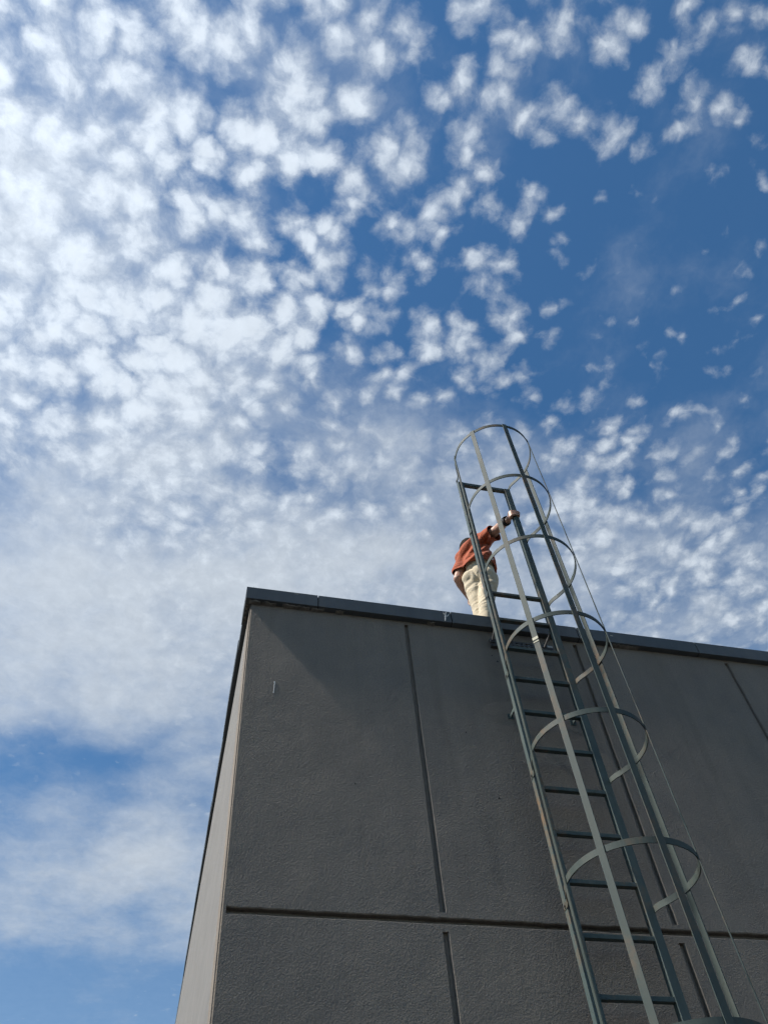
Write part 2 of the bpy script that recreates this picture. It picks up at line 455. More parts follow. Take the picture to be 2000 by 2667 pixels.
def groove(horizontal, c, a, b, w, depth):
    """a slightly wavering channel to cut from the wall face"""
    bm = bmesh.new()
    n = max(2, int(abs(b - a) / 0.035))
    rings = []
    s0, s1 = rnd.uniform(0, 99), rnd.uniform(0, 99)
    for i in range(n + 1):
        t = a + (b - a) * i / n
        w0 = w / 2 + 0.0024 * noise.noise((t * 6, s0, 0)) + 0.0016 * noise.noise((t * 30, s0, 3))
        w1 = w / 2 + 0.0024 * noise.noise((t * 6, s1, 0)) + (0.0060 if horizontal else 0.0014) * noise.noise((t * 17, s1, 3))
        pr = [(c - w0 - 0.007, -0.02), (c - w0 - 0.006, -0.001), (c - w0, 0.005), (c - w0 + 0.002, depth), (c + w1 - 0.002, depth), (c + w1, 0.005), (c + w1 + 0.006, -0.001), (c + w1 + 0.007, -0.02)]
        if horizontal: rings.append([bm.verts.new((t, y, p)) for p, y in pr])
        else: rings.append([bm.verts.new((p, y, t)) for p, y in pr])
    for r0, r1 in zip(rings, rings[1:]):
        for k in range(8): bm.faces.new((r0[k], r0[(k + 1) % 8], r1[(k + 1) % 8], r1[k]))
    bm.faces.new(rings[0]); bm.faces.new(rings[-1][::-1])
    return obj('cutter', bm, None)

cut = [groove(True, 3.800, 0.026, WX + 0.1, 0.032, 0.036), groove(True, 1.40, 0.026, WX + 0.1, 0.030, 0.026)]
for i, gx in enumerate([1.1925, 2.584, 3.943, 5.32, 6.70, 8.08, 9.46, 10.84]):
    cut.append(groove(False, gx, 3.846, 6.088, 0.028, 0.024))
    cut.append(groove(False, gx, 1.452, 3.742, 0.028, 0.024))
    cut.append(groove(False, gx, 0.10, 1.35, 0.028, 0.024))
apply_bool(wall, cut)

bm = bmesh.new()
box(bm, 0, 0.22, 0.22, WY, 0, ZB)
o = obj('wall', bm, M['side'], bld); o['label'] = 'pale sunlit side wall'
bm = bmesh.new()
box(bm, WX - 0.22, WX, 0.22, WY, 0, ZB)
obj('wall', bm, M['stucco'], bld)
bm = bmesh.new()
box(bm, 0.22, WX - 0.22, WY - 0.22, WY, 0, ZB)
obj('wall', bm, M['stucco'], bld)
ROOF_Z = 6.28
bm = bmesh.new()
box(bm, 0.24, WX - 0.24, 0.24, WY - 0.24, 6.02, ROOF_Z)
obj('roof', bm, M['roof'], bld)

# metal coping, one panel after another with open joints
def coping_front(x0, x1, dz):
    bm = bmesh.new()
    y0, y1 = -OV, 0.232
    prof = [(y0 + 0.004, ZB), (y0 - 0.003, ZB + 0.002), (y0 - 0.003, ZB + 0.010), (y0, ZB + 0.013), (y0, ZT - 0.003), (y0 + 0.003, ZT), (y1, ZT + 0.006), (y1, ZB)]
    prism(bm, [(y, z + dz) for y, z in prof], 'x', x0, x1)
    return obj('coping_panel', bm, M['coping'], bld)
JX = [-0.040, 0.502, 1.556, 2.622, 3.688, 4.75, 5.81, 6.87, 7.93, 8.99, 10.05, 11.1, WX + 0.04]
for a, b in zip(JX, JX[1:]):
    coping_front(a + (0.004 if a > 0 else 0), b - 0.004, rnd.uniform(0.0005, 0.003))
JY = [0.235, 0.522, 1.593, 2.66, 3.74, 4.81, 5.86, 6.92, 7.98, 9.04, 10.1, 11.2, 12.3, 13.4, WY - 0.24]
for a, b in zip(JY, JY[1:]):
    bm = bmesh.new()
    wob = rnd.uniform(-0.0025, 0.0025)
    n = 8
    def edge(y): return -0.038 + 0.0050 * min(y, 7.5) + wob + 0.003 * noise.noise((y * 2.2, 0, 1.7))
    rings = []
    y0, y1 = a + 0.004, b - 0.004
    dz = rnd.uniform(0.0005, 0.003)
    for k in range(n + 1):
        y = y0 + (y1 - y0) * k / n
        e = edge(y)
        lo = ZB + dz + 0.006 * (0.5 + noise.noise((y * 1.7, 4.4, 0)))
        pr = [(e + 0.003, lo), (e, lo + 0.004), (e, ZT + dz - 0.003), (e + 0.003, ZT + dz), (0.232, ZT + dz + 0.006), (0.232, lo)]
        rings.append([bm.verts.new((x, y, z)) for x, z in pr])
    for r0, r1 in zip(rings, rings[1:]):
        for k in range(6): bm.faces.new((r0[k], r0[(k + 1) % 6], r1[(k + 1) % 6], r1[k]))
    bm.faces.new(rings[0]); bm.faces.new(rings[-1][::-1])
    obj('coping_panel', bm, M['coping'], bld)
for x in JX[1:-1]:
    bm = bmesh.new(); box(bm, x - 0.03, x + 0.03, -OV + 0.012, 0.20, ZB + 0.008, ZT - 0.010)
    obj('splice_plate', bm, M['dark'], bld)
for y in JY[1:-1]:
    bm = bmesh.new(); box(bm, 0.004, 0.20, y - 0.03, y + 0.03, ZB + 0.012, ZT - 0.010)
    obj('splice_plate', bm, M['dark'], bld)

# ragged old sealant hanging under the coping near the corner
def sealant(x0, x1, depth, seed, y0=-0.050, y1=-0.002):
    bm = bmesh.new(); r2 = random.Random(seed)
    n = max(4, int((x1 - x0) / 0.014))
    T, B = [], []
    for i in range(n + 1):
        x = x0 + (x1 - x0) * i / n
        w = 0.5 + 0.5 * noise.noise((x * 17, seed, 0))
        zz = ZB - 0.002 - depth * (0.35 + 0.65 * w) * (math.sin(math.pi * i / n) ** 0.4)
        ya = y0 + 0.012 * r2.random() + 0.02 * (1 - w)
        T.append((bm.verts.new((x, ya, ZB - 0.0015)), bm.verts.new((x, y1, ZB - 0.0015))))
        B.append((bm.verts.new((x, ya + 0.004, zz)), bm.verts.new((x, y1, zz - 0.004))))
    for i in range(n):
        bm.faces.new((T[i][0], T[i + 1][0], B[i + 1][0], B[i][0]))
        bm.faces.new((B[i][0], B[i + 1][0], B[i + 1][1], B[i][1]))
        bm.faces.new((T[i][1], B[i][1], B[i + 1][1], T[i + 1][1]))
        bm.faces.new((T[i][0], T[i][1], T[i + 1][1], T[i + 1][0]))
    for k in (0, n): bm.faces.new((T[k][0], B[k][0], B[k][1], T[k][1]))
    return obj('sealant', bm, M['sealant'], bld)
for a, b, dpt, s in ((-0.012, 0.075, 0.012, 1), (0.082, 0.19, 0.008, 2), (0.235, 0.44, 0.009, 3), (0.455, 0.55, 0.010, 5), (1.36, 1.42, 0.012, 7), (0.64, 0.70, 0.006, 8), (2.9, 3.15, 0.006, 9)):
    sealant(a, b, dpt, s)
bm = bmesh.new()
for k in range(14):
    yy = 0.02 + 0.17 * rnd.random(); xx = -0.030 + 0.026 * rnd.random(); s = 0.004 + 0.009 * rnd.random()
    bmesh.ops.create_icosphere(bm, subdivisions=1, radius=s, matrix=Matrix.Translation((xx, yy, ZB - 0.001)) @ Matrix.Diagonal((1, 1.6, 0.5, 1)))
o = obj('sealant', bm, M['sealant'], bld); o['kind'] = 'stuff'

def splat(name, plane, pts_w, m, off):
    """thin crust following a poly-line with changing width on a wall face"""
    bm = bmesh.new()
    A, B = [], []
    for (u, z, w) in pts_w:
        A.append((bm.verts.new((u - w / 2, plane - off, z)), bm.verts.new((u + w / 2, plane - off, z))))
        B.append((bm.verts.new((u - w / 2 - 0.001, plane, z)), bm.verts.new((u + w / 2 + 0.001, plane, z))))
    n = len(pts_w)
    for i in range(n - 1):
        bm.faces.new((A[i][0], A[i][1], A[i + 1][1], A[i + 1][0]))
        bm.faces.new((A[i][0], A[i + 1][0], B[i + 1][0], B[i][0]))
        bm.faces.new((A[i][1], B[i][1], B[i + 1][1], A[i + 1][1]))
    return obj(name, bm, m, bld)
for pts in ([(1.520, 6.238, .003), (1.518, 6.226, .007), (1.514, 6.214, .004), (1.512, 6.200, .009), (1.508, 6.186, .012), (1.507, 6.172, .007), (1.505, 6.158, .009), (1.503, 6.146, .005), (1.500, 6.135, .002)],
            [(1.537, 6.214, .002), (1.533, 6.206, .006), (1.527, 6.195, .005), (1.519, 6.184, .003)],
            [(1.497, 6.226, .002), (1.499, 6.218, .005), (1.504, 6.206, .003)]):
    splat('dropping_stain', -OV, pts, M['dropping'], 0.0015)
splat('dropping_stain', 0.0, [(0.211, 5.378, .003), (0.210, 5.368, .009), (0.213, 5.359, .005), (0.209, 5.345, .003), (0.210, 5.325, .0025), (0.2085, 5.300, .0025), (0.207, 5.285, .003), (0.2075, 5.279, .007), (0.207, 5.274, .003)], M['dropping'], 0.0015)
splat('dropping_stain', -OV, [(2.92, 6.205, .018), (2.925, 6.200, .026), (2.93, 6.196, .012)], M['primer'], 0.001)
splat('dropping_stain', -OV, [(0.335, 6.233, .03), (0.336, 6.230, .03)], M['primer'], 0.001)
for (x, z, r_) in ((1.879, 5.804, 0.008), (1.845, 5.86, 0.005), (1.983, 5.457, 0.006), (0.735, 4.62, 0.004), (1.66, 4.60, 0.006), (1.52, 5.10, 0.004)):
    bm = bmesh.new()
    rod(bm, (x, -0.002, z), (x, 0.006, z), r_, 8)
    obj('screw_hole', bm, M['dark'], bld)
# plaster repair rings where the lower brackets meet the wall
def plaster_patch(cx, cz, r0, seed):
    bm = bmesh.new(); r2 = random.Random(seed)
    rings = []
    for k, (f, h) in enumerate(((1.0, -0.0006), (0.86, 0.0012), (0.6, 0.0022), (0.3, 0.0026))):
        ring = []
        for i in range(26):
            a = i / 26 * math.tau
            rr = r0 * f * (1 + 0.22 * noise.noise((math.cos(a) * 1.3 + seed, math.sin(a) * 1.3, k * 0.1)))
            ring.append(bm.verts.new((cx + rr * math.cos(a), -h, cz + rr * math.sin(a) * 0.8)))
        rings.append(ring)
    for p_, q_ in zip(rings, rings[1:]):
        for i in range(26): bm.faces.new((p_[i], p_[(i + 1) % 26], q_[(i + 1) % 26], q_[i]))
    bm.faces.new(rings[-1])
    return obj('plaster_patch', bm, M['stucco'], bld, smooth=True)
plaster_patch(1.80, 5.30, 0.13, 2.0)
plaster_patch(2.36, 5.25, 0.10, 5.0)

# ------------------------------------------------------------------ caged ladder
YL = -0.1667
XL, XR = 1.9004, 2.3185            # inner faces of the rails
RW, RD = 0.054, 0.040              # rail face width, depth
lad = empty('caged_ladder', (2.11, YL + 0.02, 0.22), 'weathered green steel ladder with round safety cage fixed to the wall', 'ladder')
def lad_obj(name, bm, m): return keep(obj(name, bm, m, lad))

for x0, x1 in ((XL - RW, XL), (XR, XR + RW)):
    bm = bmesh.new()
    box(bm, x0, x1, YL, YL + RD, 0.22, 8.006, 0.0025)
    lad_obj('rail', bm, M['green'])
zs = [6.4286 - 0.3048 * i for i in range(20)]
for k, z in enumerate(zs):
    bm = bmesh.new()
    t = rnd.uniform(-0.0015, 0.0015)
    box(bm, XL - 0.002, XR + 0.002, YL + 0.003, YL + 0.037, z - 0.025 + t, z + t, 0.002)
    lad_obj('rung', bm, M['green'])
bm = bmesh.new()
box(bm, XL - 0.002, XR + 0.002, YL + 0.002, YL + 0.038, 7.968, 8.004, 0.002)
lad_obj('rung', bm, M['green'])
CX, CY, CR = 2.1115, YL - 0.294, 0.358
def hoop_path():
    pts = []
    for i in range(61):
        a = R(-108 + 216 * i / 60)
        pts.append((CX + CR * math.sin(a), CY - CR * math.cos(a)))
    endr = [(CX + 0.327, CY + 0.150), (CX + 0.302, CY + 0.202), (CX + 0.277, CY + 0.246), (CX + 0.266, CY + 0.276), (CX + 0.2645, CY + 0.305), (CX + 0.2645, CY + 0.330)]
    endl = [(2 * CX - x, y) for x, y in endr]
    return endl[::-1] + pts + endr
HP = hoop_path()
def ribbon(bm, path, z0, z1, th):
    """flat bar bent along a plan path, standing between z0 and z1"""
    n = len(path); rings = []
    for i, (x, y) in enumerate(path):
        xa, ya = path[max(0, i - 1)]; xb, yb = path[min(n - 1, i + 1)]
        dx, dy = xb - xa, yb - ya; l = math.hypot(dx, dy)
        nx, ny = dy / l, -dx / l
        rings.append([bm.verts.new((x + s * nx * th / 2, y + s * ny * th / 2, z)) for s, z in ((-1, z0), (1, z0), (1, z1), (-1, z1))])
    for a, b in zip(rings, rings[1:]):
        for k in range(4): bm.faces.new((a[k], a[(k + 1) % 4], b[(k + 1) % 4], b[k]))
    bm.faces.new(rings[0]); bm.faces.new(rings[-1][::-1])
HZ = [8.036 - 0.84 * i for i in range(8)]
for i, z in enumerate(HZ):
    bm = bmesh.new()
    jit = random.Random(30 + i)
    sx, sy = jit.uniform(-0.004, 0.004), jit.uniform(-0.003, 0.003)
    tilt = jit.uniform(-0.004, 0.004)
    pth = []
    for k, (x, y) in enumerate(HP):
        f = min(1.0, min(k, len(HP) - 1 - k) / 12)
        wob = 0.003 * noise.noise((k * 0.09, i * 3.3, 0.5))
        pth.append((x + sx * f + wob * f, y + sy * f + wob * f))
    ribbon(bm, pth, z - 0.018, z + 0.018, 0.006)
    for v in bm.verts: v.co.z += tilt * (v.co.x - CX) / CR
    h = lad_obj('hoop', bm, M['cage'])
    for s in (-1, 1):
        bx = CX + s * 0.2645
        bm = bmesh.new()
        rod(bm, (bx + s * 0.002, CY + 0.312, z), (bx + s * 0.010, CY + 0.312, z), 0.0075, 6)
        obj('bolt', bm, M['steel'], h)
for k, ang in enumerate((-101, -49.5, 0, 49.0, 101)):
    a = R(ang)
    rr = CR + 0.006
    bm = bmesh.new()
    n = 60; rings = []
    for i in range(n + 1):
        z = 2.13 + (8.058 - 2.13) * i / n
        bow = 0.004 * noise.noise((z * 0.9, k * 5.1, 0))
        c0 = Vector((CX + (rr + bow) * math.sin(a), CY - (rr + bow) * math.cos(a), z))
        t = Vector((math.cos(a), math.sin(a), 0)); nn = Vector((math.sin(a), -math.cos(a), 0))
        tw = 0.03 * noise.noise((z * 0.7, k * 2.2, 7))
        t, nn = t + nn * tw, nn - t * tw
        rings.append([bm.verts.new(c0 + t * (0.0195 * p_) + nn * (0.003 * q_)) for p_, q_ in ((-1, -1), (1, -1), (1, 1), (-1, 1))])
    for r0, r1 in zip(rings, rings[1:]):
        for j in range(4): bm.faces.new((r0[j], r0[(j + 1) % 4], r1[(j + 1) % 4], r1[j]))
    bm.faces.new(rings[0]); bm.faces.new(rings[-1][::-1])
    bar = lad_obj('cage_bar', bm, M['cage'])
    # joint patches of bare primer on two bars
    if ang == -49.5:
        for z, h_ in ((5.345, 0.022), (5.315, 0.008)):
            bm = bmesh.new()
            t = Vector((math.cos(a), math.sin(a), 0)); nn = Vector((math.sin(a), -math.cos(a), 0))
            base = Vector((CX + (rr + 0.0045) * math.sin(a), CY - (rr + 0.0045) * math.cos(a), z))
            vs = [bm.verts.new(base + t * (0.0203 * p_) + nn * (0.0022 * q_) + Vector((0, 0, h_ / 2 * s))) for s in (-1, 1) for p_, q_ in ((-1, -1), (1, -1), (1, 1), (-1, 1))]
            bm.faces.new(vs[:4]); bm.faces.new(vs[4:][::-1])
            for j in range(4): bm.faces.new((vs[j], vs[(j + 1) % 4], vs[4 + (j + 1) % 4], vs[4 + j]))
            obj('bare_patch', bm, M['primer'], bar)

def bracket(z, sides=((XL - RW / 2, -1), (XR + RW / 2, 1))):
    for x, s in sides:
        bm = bmesh.new()
        box(bm, x - 0.004, x + 0.004, YL + RD - 0.002, -0.004, z - 0.014, z + 0.010, 0.001)
        box(bm, x - 0.022, x + 0.022, -0.007, -0.001, z - 0.024, z + 0.020, 0.001)
        rod(bm, (x + 0.010, -0.007, z), (x + 0.010, -0.016, z), 0.006, 6)
        lad_obj('wall_bracket', bm, M['green'])
for z in (5.276, 2.55, 0.9): bracket(z)

# slotted channel under the coping that carries the upper stays
bm = bmesh.new()
x0, x1 = 1.846, 2.362
for zc in (5.952, 5.978, 6.004):
    box(bm, x0, x1, -0.032, -0.028, zc - 0.0075, zc + 0.0075)
for zc in (5.965, 5.991):
    for k in range(14):
        xx = x0 + 0.004 + (x1 - x0 - 0.008) * k / 13
        box(bm, xx - 0.009, xx + 0.009, -0.0315, -0.0285, zc - 0.008, zc + 0.008)
box(bm, x0 + 0.001, x1 - 0.001, -0.030, -0.001, 5.9400, 5.9435)
box(bm, x0 + 0.001, x1 - 0.001, -0.030, -0.001, 6.0125, 6.0160)
lad_obj('mounting_channel', bm, M['steel'])
bm = bmesh.new()
box(bm, x1 - 0.045, x1 - 0.002, -0.036, -0.0325, 5.985, 6.004, 0.001)
lad_obj('channel_clip', bm, M['dropping'])
for (p0, p1) in (((1.872, YL + 0.03, 6.075), (1.862, -0.034, 5.985)), ((2.333, YL + 0.012, 6.080), (2.285, -0.034, 5.972))):
    bm = bmesh.new()
    rod(bm, p0, p1, 0.0075, 8)
    for q_, rr in ((p1, 0.015), (p0, 0.013)):
        rod(bm, (q_[0], q_[1] - 0.008, q_[2]), (q_[0], q_[1] + 0.008, q_[2]), rr, 6)
    box(bm, p1[0] - 0.022, p1[0] + 0.022, -0.042, -0.033, p1[2] - 0.018, p1[2] + 0.018, 0.002)
    lad_obj('stay_rod', bm, M['steel'])

# ------------------------------------------------------------------ person on the roof edge
J = {k: Vector(v) for k, v in {
    'pelvis': (2.098, 0.345, 7.215), 'belt': (2.109, 0.340, 7.345), 'waist': (2.107, 0.340, 7.430), 'chest': (2.099, 0.350, 7.600),
    'uback': (2.124, 0.358, 7.668), 'neck': (2.118, 0.425, 7.780), 'head': (2.140, 0.525, 7.882),
    'rsh': (2.182, 0.265, 7.680), 'rel': (2.253, 0.060, 7.636), 'rwr': (2.281, -0.100, 7.556),
    'lsh': (2.022, 0.440, 7.586), 'lel': (1.914, 0.440, 7.277), 'lwr': (2.030, 0.565, 7.215), 'lha': (2.085, 0.600, 7.170),
    'lhip': (2.035, 0.395, 7.195), 'rhip': (2.145, 0.295, 7.140), 'lkn': (2.034, 0.395, 6.790), 'rkn': (2.046, 0.290, 6.745),
    'lan': (2.012, 0.400, 6.370), 'ran': (2.006, 0.300, 6.370)}.items()}
per = empty('person', (2.0, 0.36, ROOF_Z), 'person in rust orange shirt and beige trousers on roof edge, one hand on ladder rail', 'person')

_b = bmesh.new()
bmesh.ops.create_icosphere(_b, subdivisions=3, radius=1.0)
_b.verts.index_update()
ICO_V = [v.co.copy() for v in _b.verts]
ICO_F = [[v.index for v in f.verts] for f in _b.faces]
_b.free()

class Clay:
    def __init__(self): self.v, self.f = [], []

def ball(cl, c, r, sx=1.0, sy=1.0, sz=1.0, rot=None):
    m_ = Matrix.Diagonal((sx * r, sy * r, sz * r))
    if rot is not None: m_ = rot @ m_
    c = Vector(c); n0 = len(cl.v)
    cl.v += [m_ @ p_ + c for p_ in ICO_V]
    cl.f += [[i + n0 for i in f] for f in ICO_F]

def limb(bm, a, ra, b, rb, sx=1.0, sy=1.0, rot=None):
    a, b = Vector(a), Vector(b)
    n = max(2, int((b - a).length / (0.35 * min(ra, rb))) + 1)
    for i in range(n + 1):
        t = i / n
        ball(bm, a.lerp(b, t), ra + (rb - ra) * t, sx, sy, 1.0, rot)

def chain(bm, pts):
    for (a, ra), (b, rb) in zip(pts, pts[1:]): limb(bm, a, ra, b, rb)

def fuse(name, bm, voxel, m, parent, smooth_it=4, cutters=(), disp=None, factor=0.5):
    """grow one continuous skin over the pieces"""
    me = bpy.data.meshes.new(name); me.from_pydata(bm.v, [], bm.f); me.update()
    tmp = link(name, me, m)
    md = tmp.modifiers.new('r', 'REMESH'); md.mode = 'VOXEL'; md.voxel_size = voxel
    sm = tmp.modifiers.new('s', 'SMOOTH'); sm.iterations = smooth_it; sm.factor = factor
    dg = bpy.context.evaluated_depsgraph_get()
    me = bpy.data.meshes.new_from_object(tmp.evaluated_get(dg))
    bpy.data.objects.remove(tmp, do_unlink=True)
    b = bmesh.new(); b.from_mesh(me); bpy.data.meshes.remove(me)
    for (co, no) in cutters:
        bmesh.ops.bisect_plane(b, geom=b.verts[:] + b.edges[:] + b.faces[:], plane_co=co, plane_no=no, clear_outer=True)
    b.normal_update()
    if disp:
        mv = [(v, v.normal.copy() * disp(v.co, v.normal)) for v in b.verts]
        for v, d_ in mv: v.co += d_
    o = obj(name, b, m, parent, smooth=True)
    return keep(o) if parent is per else o

# the trunk is turned: right shoulder towards the ladder, left shoulder away
sh = (J['rsh'] - J['lsh']); sh.z *= 0.5; sh.normalize()
TR = Matrix((sh, Vector((0, 0, 1)).cross(sh).normalized(), Vector((0, 0, 1)))).transposed()
TR3 = TR.to_3x3()
def trunk(bm, g):
    for name, r, sx, sy in (('pelvis', 0.114, 1.14, 0.96), ('belt', 0.116, 1.12, 0.88), ('waist', 0.118, 1.12, 0.88), ('chest', 0.124, 1.18, 0.90), ('uback', 0.112, 1.22, 0.86)):
        ball(bm, J[name], r + g, sx, sy, 1.0, TR3)
    order = ['pelvis', 'belt', 'waist', 'chest', 'uback']
    for a, b in zip(order, order[1:]):
        ball(bm, (J[a] + J[b]) / 2, 0.118 + g, 1.14, 0.89, 1.0, TR3)
    limb(bm, J['lsh'], 0.070 + g, J['uback'] + Vector((0, 0, 0.015)), 0.080 + g)
    limb(bm, J['rsh'], 0.070 + g, J['uback'] + Vector((0, 0, 0.015)), 0.080 + g)
    limb(bm, J['uback'], 0.085 + g, J['neck'], 0.058 + g)

bm = Clay()
trunk(bm, -0.012)
limb(bm, J['neck'] - Vector((0, 0.03, 0.06)), 0.055, J['head'], 0.055)
ball(bm, J['head'], 0.092, 0.86, 1.05, 1.22, Matrix.Rotation(R(-32), 3, 'X'))
fwd = Vector((0.10, 0.86, -0.50)).normalized()
ball(bm, J['head'] + fwd * 0.045 - Vector((0, 0, 0.045)), 0.062)
ball(bm, J['head'] + fwd * 0.103 - Vector((0, 0, 0.012)), 0.016)                    # nose
for s in (-1, 1):                                                                    # ears, brows
    ball(bm, J['head'] + Vector((s * 0.080, 0.010, -0.012)), 0.026, 0.4, 0.8, 1.2)
    ball(bm, J['head'] + fwd * 0.083 + Vector((s * 0.030, 0, 0.022)), 0.016)
chain(bm, [(J['rsh'], 0.058), (J['rsh'].lerp(J['rel'], 0.5), 0.053), (J['rel'], 0.043)])
chain(bm, [(J['rel'], 0.044), (J['rel'].lerp(J['rwr'], 0.35), 0.045), (J['rwr'], 0.029)])
chain(bm, [(J['lsh'], 0.058), (J['lsh'].lerp(J['lel'], 0.5), 0.053), (J['lel'], 0.044)])
chain(bm, [(J['lel'], 0.045), (J['lel'].lerp(J['lwr'], 0.35), 0.046), (J['lwr'], 0.029)])
# right hand closed round the rail: palm against its inner face, fingers across the front, thumb behind
palm = Vector((2.297, -0.145, 7.575))
chain(bm, [(J['rwr'], 0.028), (Vector((2.293, -0.125, 7.566)), 0.029)])
for k, dz in enumerate((-0.030, -0.010, 0.010, 0.030)):
    ball(bm, palm + Vector((0.000, 0.002, dz * 0.9)), 0.018)
    l0 = (0.92, 1.0, 1.04, 0.96)[k]
    kn = Vector((2.302, -0.178, 7.578 + dz))
    f1 = Vector((2.302 + 0.036 * l0, -0.1835, 7.583 + dz * 0.92))
    f2 = Vector((2.302 + 0.074 * l0, -0.1820, 7.584 + dz * 0.88))
    f3 = Vector((2.376, -0.160 + 0.004 * k, 7.583 + dz * 0.86))
    chain(bm, [(palm + Vector((-0.004, -0.012, dz)), 0.016), (kn, 0.0125), (f1, 0.0105), (f2, 0.0098), (f3, 0.0085)])
chain(bm, [(palm + Vector((-0.004, 0.018, 0.012)), 0.018), (Vector((2.303, -0.112, 7.612)), 0.013), (Vector((2.330, -0.114, 7.632)), 0.011), (Vector((2.356, -0.117, 7.638)), 0.009)])
# left hand resting on the front of the thigh
chain(bm, [(J['lwr'], 0.028), (J['lha'], 0.032)])
for k in range(4):
    o_ = Vector((0.018 * (k - 1.5), 0.010 * (k - 1.5), 0.0))
    chain(bm, [(J['lha'] + o_, 0.016), (J['lha'] + o_ + Vector((0.03, -0.002, -0.045)), 0.0105), (J['lha'] + o_ + Vector((0.040, -0.022, -0.085 + 0.006 * abs(k - 1.4))), 0.0085)])
chain(bm, [(J['lwr'].lerp(J['lha'], 0.5), 0.02), (J['lha'] + Vector((-0.035, 0.01, -0.02)), 0.012), (J['lha'] + Vector((-0.03, 0.0, -0.06)), 0.009)])
for s in 'lr':
    chain(bm, [(J[s + 'hip'], 0.076), (J[s + 'kn'], 0.050), (J[s + 'kn'].lerp(J[s + 'an'], 0.4), 0.050), (J[s + 'an'], 0.036)])
fuse('body', bm, 0.0055, M['skin'], per, 3)

def ridge(x): return 1.0 - abs(2.0 * x)
def shirt_fold(co, no):
    # long soft pulls from the right shoulder to the left hip, pleats in the sleeves, bunching at the hem
    q_ = co - J['chest']
    u = q_.x * 0.62 + q_.z * 0.78; v = q_.x * 0.78 - q_.z * 0.62
    d_ = 0.017 * ridge(noise.noise((v * 13.0, u * 2.0, q_.y * 3.0)))
    d_ += 0.008 * noise.noise((v * 30.0, u * 4.0, q_.y * 6.0))
    low = max(0.0, min(1.0, (7.47 - co.z) / 0.10))
    d_ += low * 0.010 * ridge(noise.noise((q_.x * 7.0, q_.y * 7.0, co.z * 34.0)))
    return d_ - 0.008

bm = Clay()
trunk(bm, 0.016)
ball(bm, J['waist'] - Vector((0, 0, 0.06)), 0.146, 1.10, 0.92, 0.8, TR3)
ball(bm, J['belt'] - Vector((0, 0, 0.03)), 0.147, 1.11, 0.93, 0.8, TR3)
chain(bm, [(J['rsh'], 0.080), (J['rsh'].lerp(J['rel'], 0.45), 0.074), (J['rsh'].lerp(J['rel'], 0.8) - Vector((0, 0, 0.012)), 0.076), (J['rsh'].lerp(J['rel'], 1.0) - Vector((0, 0, 0.012)), 0.074)])
chain(bm, [(J['lsh'], 0.074), (J['lsh'].lerp(J['lel'], 0.5), 0.067), (J['lsh'].lerp(J['lel'], 1.0), 0.062)])
hem = J['belt'] + Vector((0, 0, -0.020))
rdir = (J['rel'] - J['rsh']).normalized(); ldir = (J['lel'] - J['lsh']).normalized()
def cut_sleeves(b, items):
    for co, no, c, rad in items:
        near = [v for v in b.verts if (v.co - c).length < rad]
        ge = set(near); fs = [f for f in b.faces if all(v in ge for v in f.verts)]; ed = [e for e in b.edges if all(v in ge for v in e.verts)]
        bmesh.ops.bisect_plane(b, geom=near + ed + fs, plane_co=co, plane_no=no, clear_outer=True)
shirt = fuse('shirt', bm, 0.007, M['shirt'], per, 4, cutters=[(hem, Vector((-0.16, 0.10, -1)))], disp=shirt_fold)
b = bmesh.new(); b.from_mesh(shirt.data)
cut_sleeves(b, [(J['rsh'].lerp(J['rel'], 0.74), rdir, J['rel'], 0.155), (J['lsh'].lerp(J['lel'], 0.80), ldir, J['lel'], 0.17)])
b.to_mesh(shirt.data); b.free()
md = shirt.modifiers.new('thick', 'SOLIDIFY'); md.thickness = 0.004; md.offset = 1

def trouser_fold(co, no):
    d_ = 0.0
    for s in 'lr':
        h_, k_ = J[s + 'hip'], J[s + 'kn']
        ax = (k_ - h_).normalized(); t = (co - h_).dot(ax)
        w = max(0.0, 1 - abs((co - h_ - ax * t).length - 0.08) / 0.10)
        band = math.exp(-((t - 0.12) / 0.07) ** 2) * 1.2 + math.exp(-((t - 0.40) / 0.10) ** 2) + 0.25
        d_ += 0.5 * w * band * 0.010 * ridge(noise.noise(((t * 0.9 + co.x * 0.35) * 26.0, co.x * 4, co.y * 4)))
    # long drapes down the thighs and the pull across the seat
    q_ = co - J['pelvis']
    d_ += 0.006 * ridge(noise.noise((q_.x * 15 + q_.z * 5, q_.y * 9, q_.z * 2.5))) * max(0.0, min(1.0, 0.7 - q_.z * 1.5))
    d_ += 0.004 * noise.noise(co * 14)
    side = (co - (J['lhip'] + J['rhip']) / 2).dot(sh)
    rear = max(0.0, min(1.0, q_.dot(TR3 @ Vector((0, -1, 0))) * 14))
    low = max(0.0, min(1.0, (0.10 - q_.z) / 0.12))
    d_ -= rear * low * 0.016 * math.exp(-(side / 0.013) ** 2)                    # centre seam
    for s in (-1, 1):                                                           # welts of the back pockets
        px = abs(side - s * 0.068); pz = abs(q_.z - 0.055)
        if px < 0.05 and pz < 0.006: d_ -= rear * 0.006
    return d_ - 0.006
bm = Clay()
ball(bm, J['pelvis'], 0.132, 1.13, 0.96, 1.0, TR3)
ball(bm, J['belt'], 0.134, 1.11, 0.91, 1.0, TR3)
ball(bm, J['belt'] + Vector((0, 0, 0.06)), 0.134, 1.10, 0.90, 1.0, TR3)
back = TR3 @ Vector((0, -1, 0))
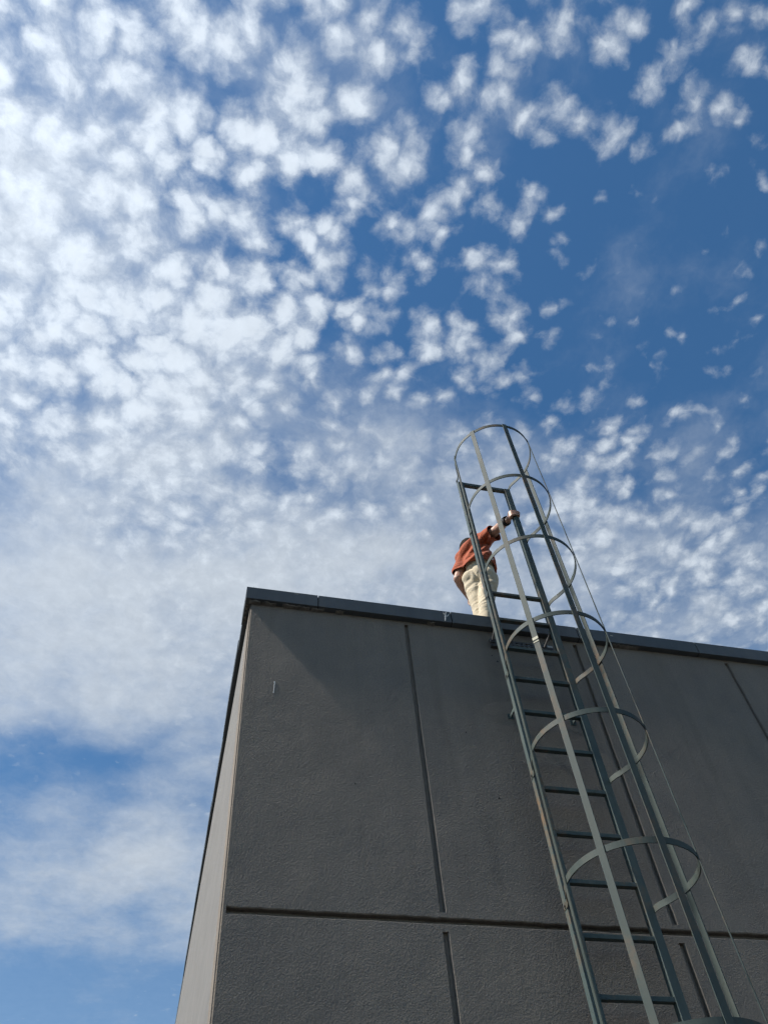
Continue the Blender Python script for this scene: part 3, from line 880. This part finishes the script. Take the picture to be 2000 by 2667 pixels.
for s, sg in (('l', -1), ('r', 1)):
    ball(bm, J[s + 'hip'] + back * 0.034 + Vector((0, 0, 0.025)), 0.084)
    chain(bm, [(J[s + 'hip'], 0.094), (J[s + 'hip'].lerp(J[s + 'kn'], 0.5), 0.078), (J[s + 'kn'], 0.065), (J[s + 'kn'].lerp(J[s + 'an'], 0.4), 0.065), (J[s + 'an'] - Vector((0, 0, 0.035)), 0.062)])
tr = fuse('trousers', bm, 0.007, M['trousers'], per, 3, cutters=[(J['belt'] + Vector((0, 0, 0.055)), Vector((-0.10, 0.10, 1)))], disp=trouser_fold)

# belt, watch, hair, pocket clip, shoes
ax = (J['rwr'] - J['rel']).normalized()
wc = J['rel'].lerp(J['rwr'], 0.90)
bm = bmesh.new()
u_ = ax.orthogonal().normalized(); v_ = ax.cross(u_)
rings = []
for i in range(28):
    a = i / 28 * math.tau
    o_ = u_ * math.cos(a) + v_ * math.sin(a)
    rings.append([bm.verts.new(wc + o_ * p_ + ax * q_) for p_, q_ in ((.030, -.017), (.0415, -.017), (.0415, .017), (.030, .017))])
for i in range(28):
    r0, r1 = rings[i], rings[(i + 1) % 28]
    for k in range(4): bm.faces.new((r0[k], r0[(k + 1) % 4], r1[(k + 1) % 4], r1[k]))
top = Vector((-0.45, 0.35, 0.8)); top = (top - ax * top.dot(ax)).normalized()
wt = bmesh.new(); box(wt, -0.019, 0.019, -0.021, 0.021, -0.005, 0.007, 0.004)
bmesh.ops.transform(wt, matrix=Matrix.Translation(wc + top * 0.042) @ Matrix((ax.cross(top), ax, top)).transposed().to_4x4(), verts=wt.verts)
me = bpy.data.meshes.new('t'); wt.to_mesh(me); wt.free(); bm.from_mesh(me); bpy.data.meshes.remove(me)
keep(obj('wristwatch', bm, M['belt'], per))

bm = Clay()
HR = Matrix.Rotation(R(-32), 3, 'X')
ball(bm, J['head'] + HR @ Vector((0, -0.006, 0.012)), 0.103, 0.88, 1.04, 1.20, HR)
fuse('hair', bm, 0.006, M['hair'], per, 2, cutters=[(J['head'] + fwd * 0.040, fwd + Vector((0, 0, -0.9)))], disp=lambda co, no: 0.003 * noise.noise(co * 60))

bm = bmesh.new()
pc = J['belt'] + TR3 @ Vector((0.148, -0.03, -0.035))
box(bm, pc.x - 0.010, pc.x + 0.012, pc.y - 0.014, pc.y + 0.014, pc.z - 0.014, pc.z + 0.014, 0.005)
keep(obj('belt_clip', bm, M['white'], per))
for s in 'lr':
    bm = Clay()
    a_ = J[s + 'an']; f_ = Vector((0.62, 0.78, 0)).normalized()
    ball(bm, Vector((a_.x, a_.y, ROOF_Z + 0.045)) - f_ * 0.03, 0.045)
    limb(bm, Vector((a_.x, a_.y, ROOF_Z + 0.040)) - f_ * 0.03, 0.042, Vector((a_.x, a_.y, ROOF_Z + 0.036)) + f_ * 0.15, 0.038)
    limb(bm, Vector((a_.x, a_.y, ROOF_Z + 0.05)), 0.046, Vector((a_.x, a_.y, ROOF_Z + 0.09)), 0.048)
    fuse('shoe', bm, 0.008, M['belt'], per, 3, cutters=[(Vector((0, 0, ROOF_Z + 0.001)), Vector((0, 0, -1)))])
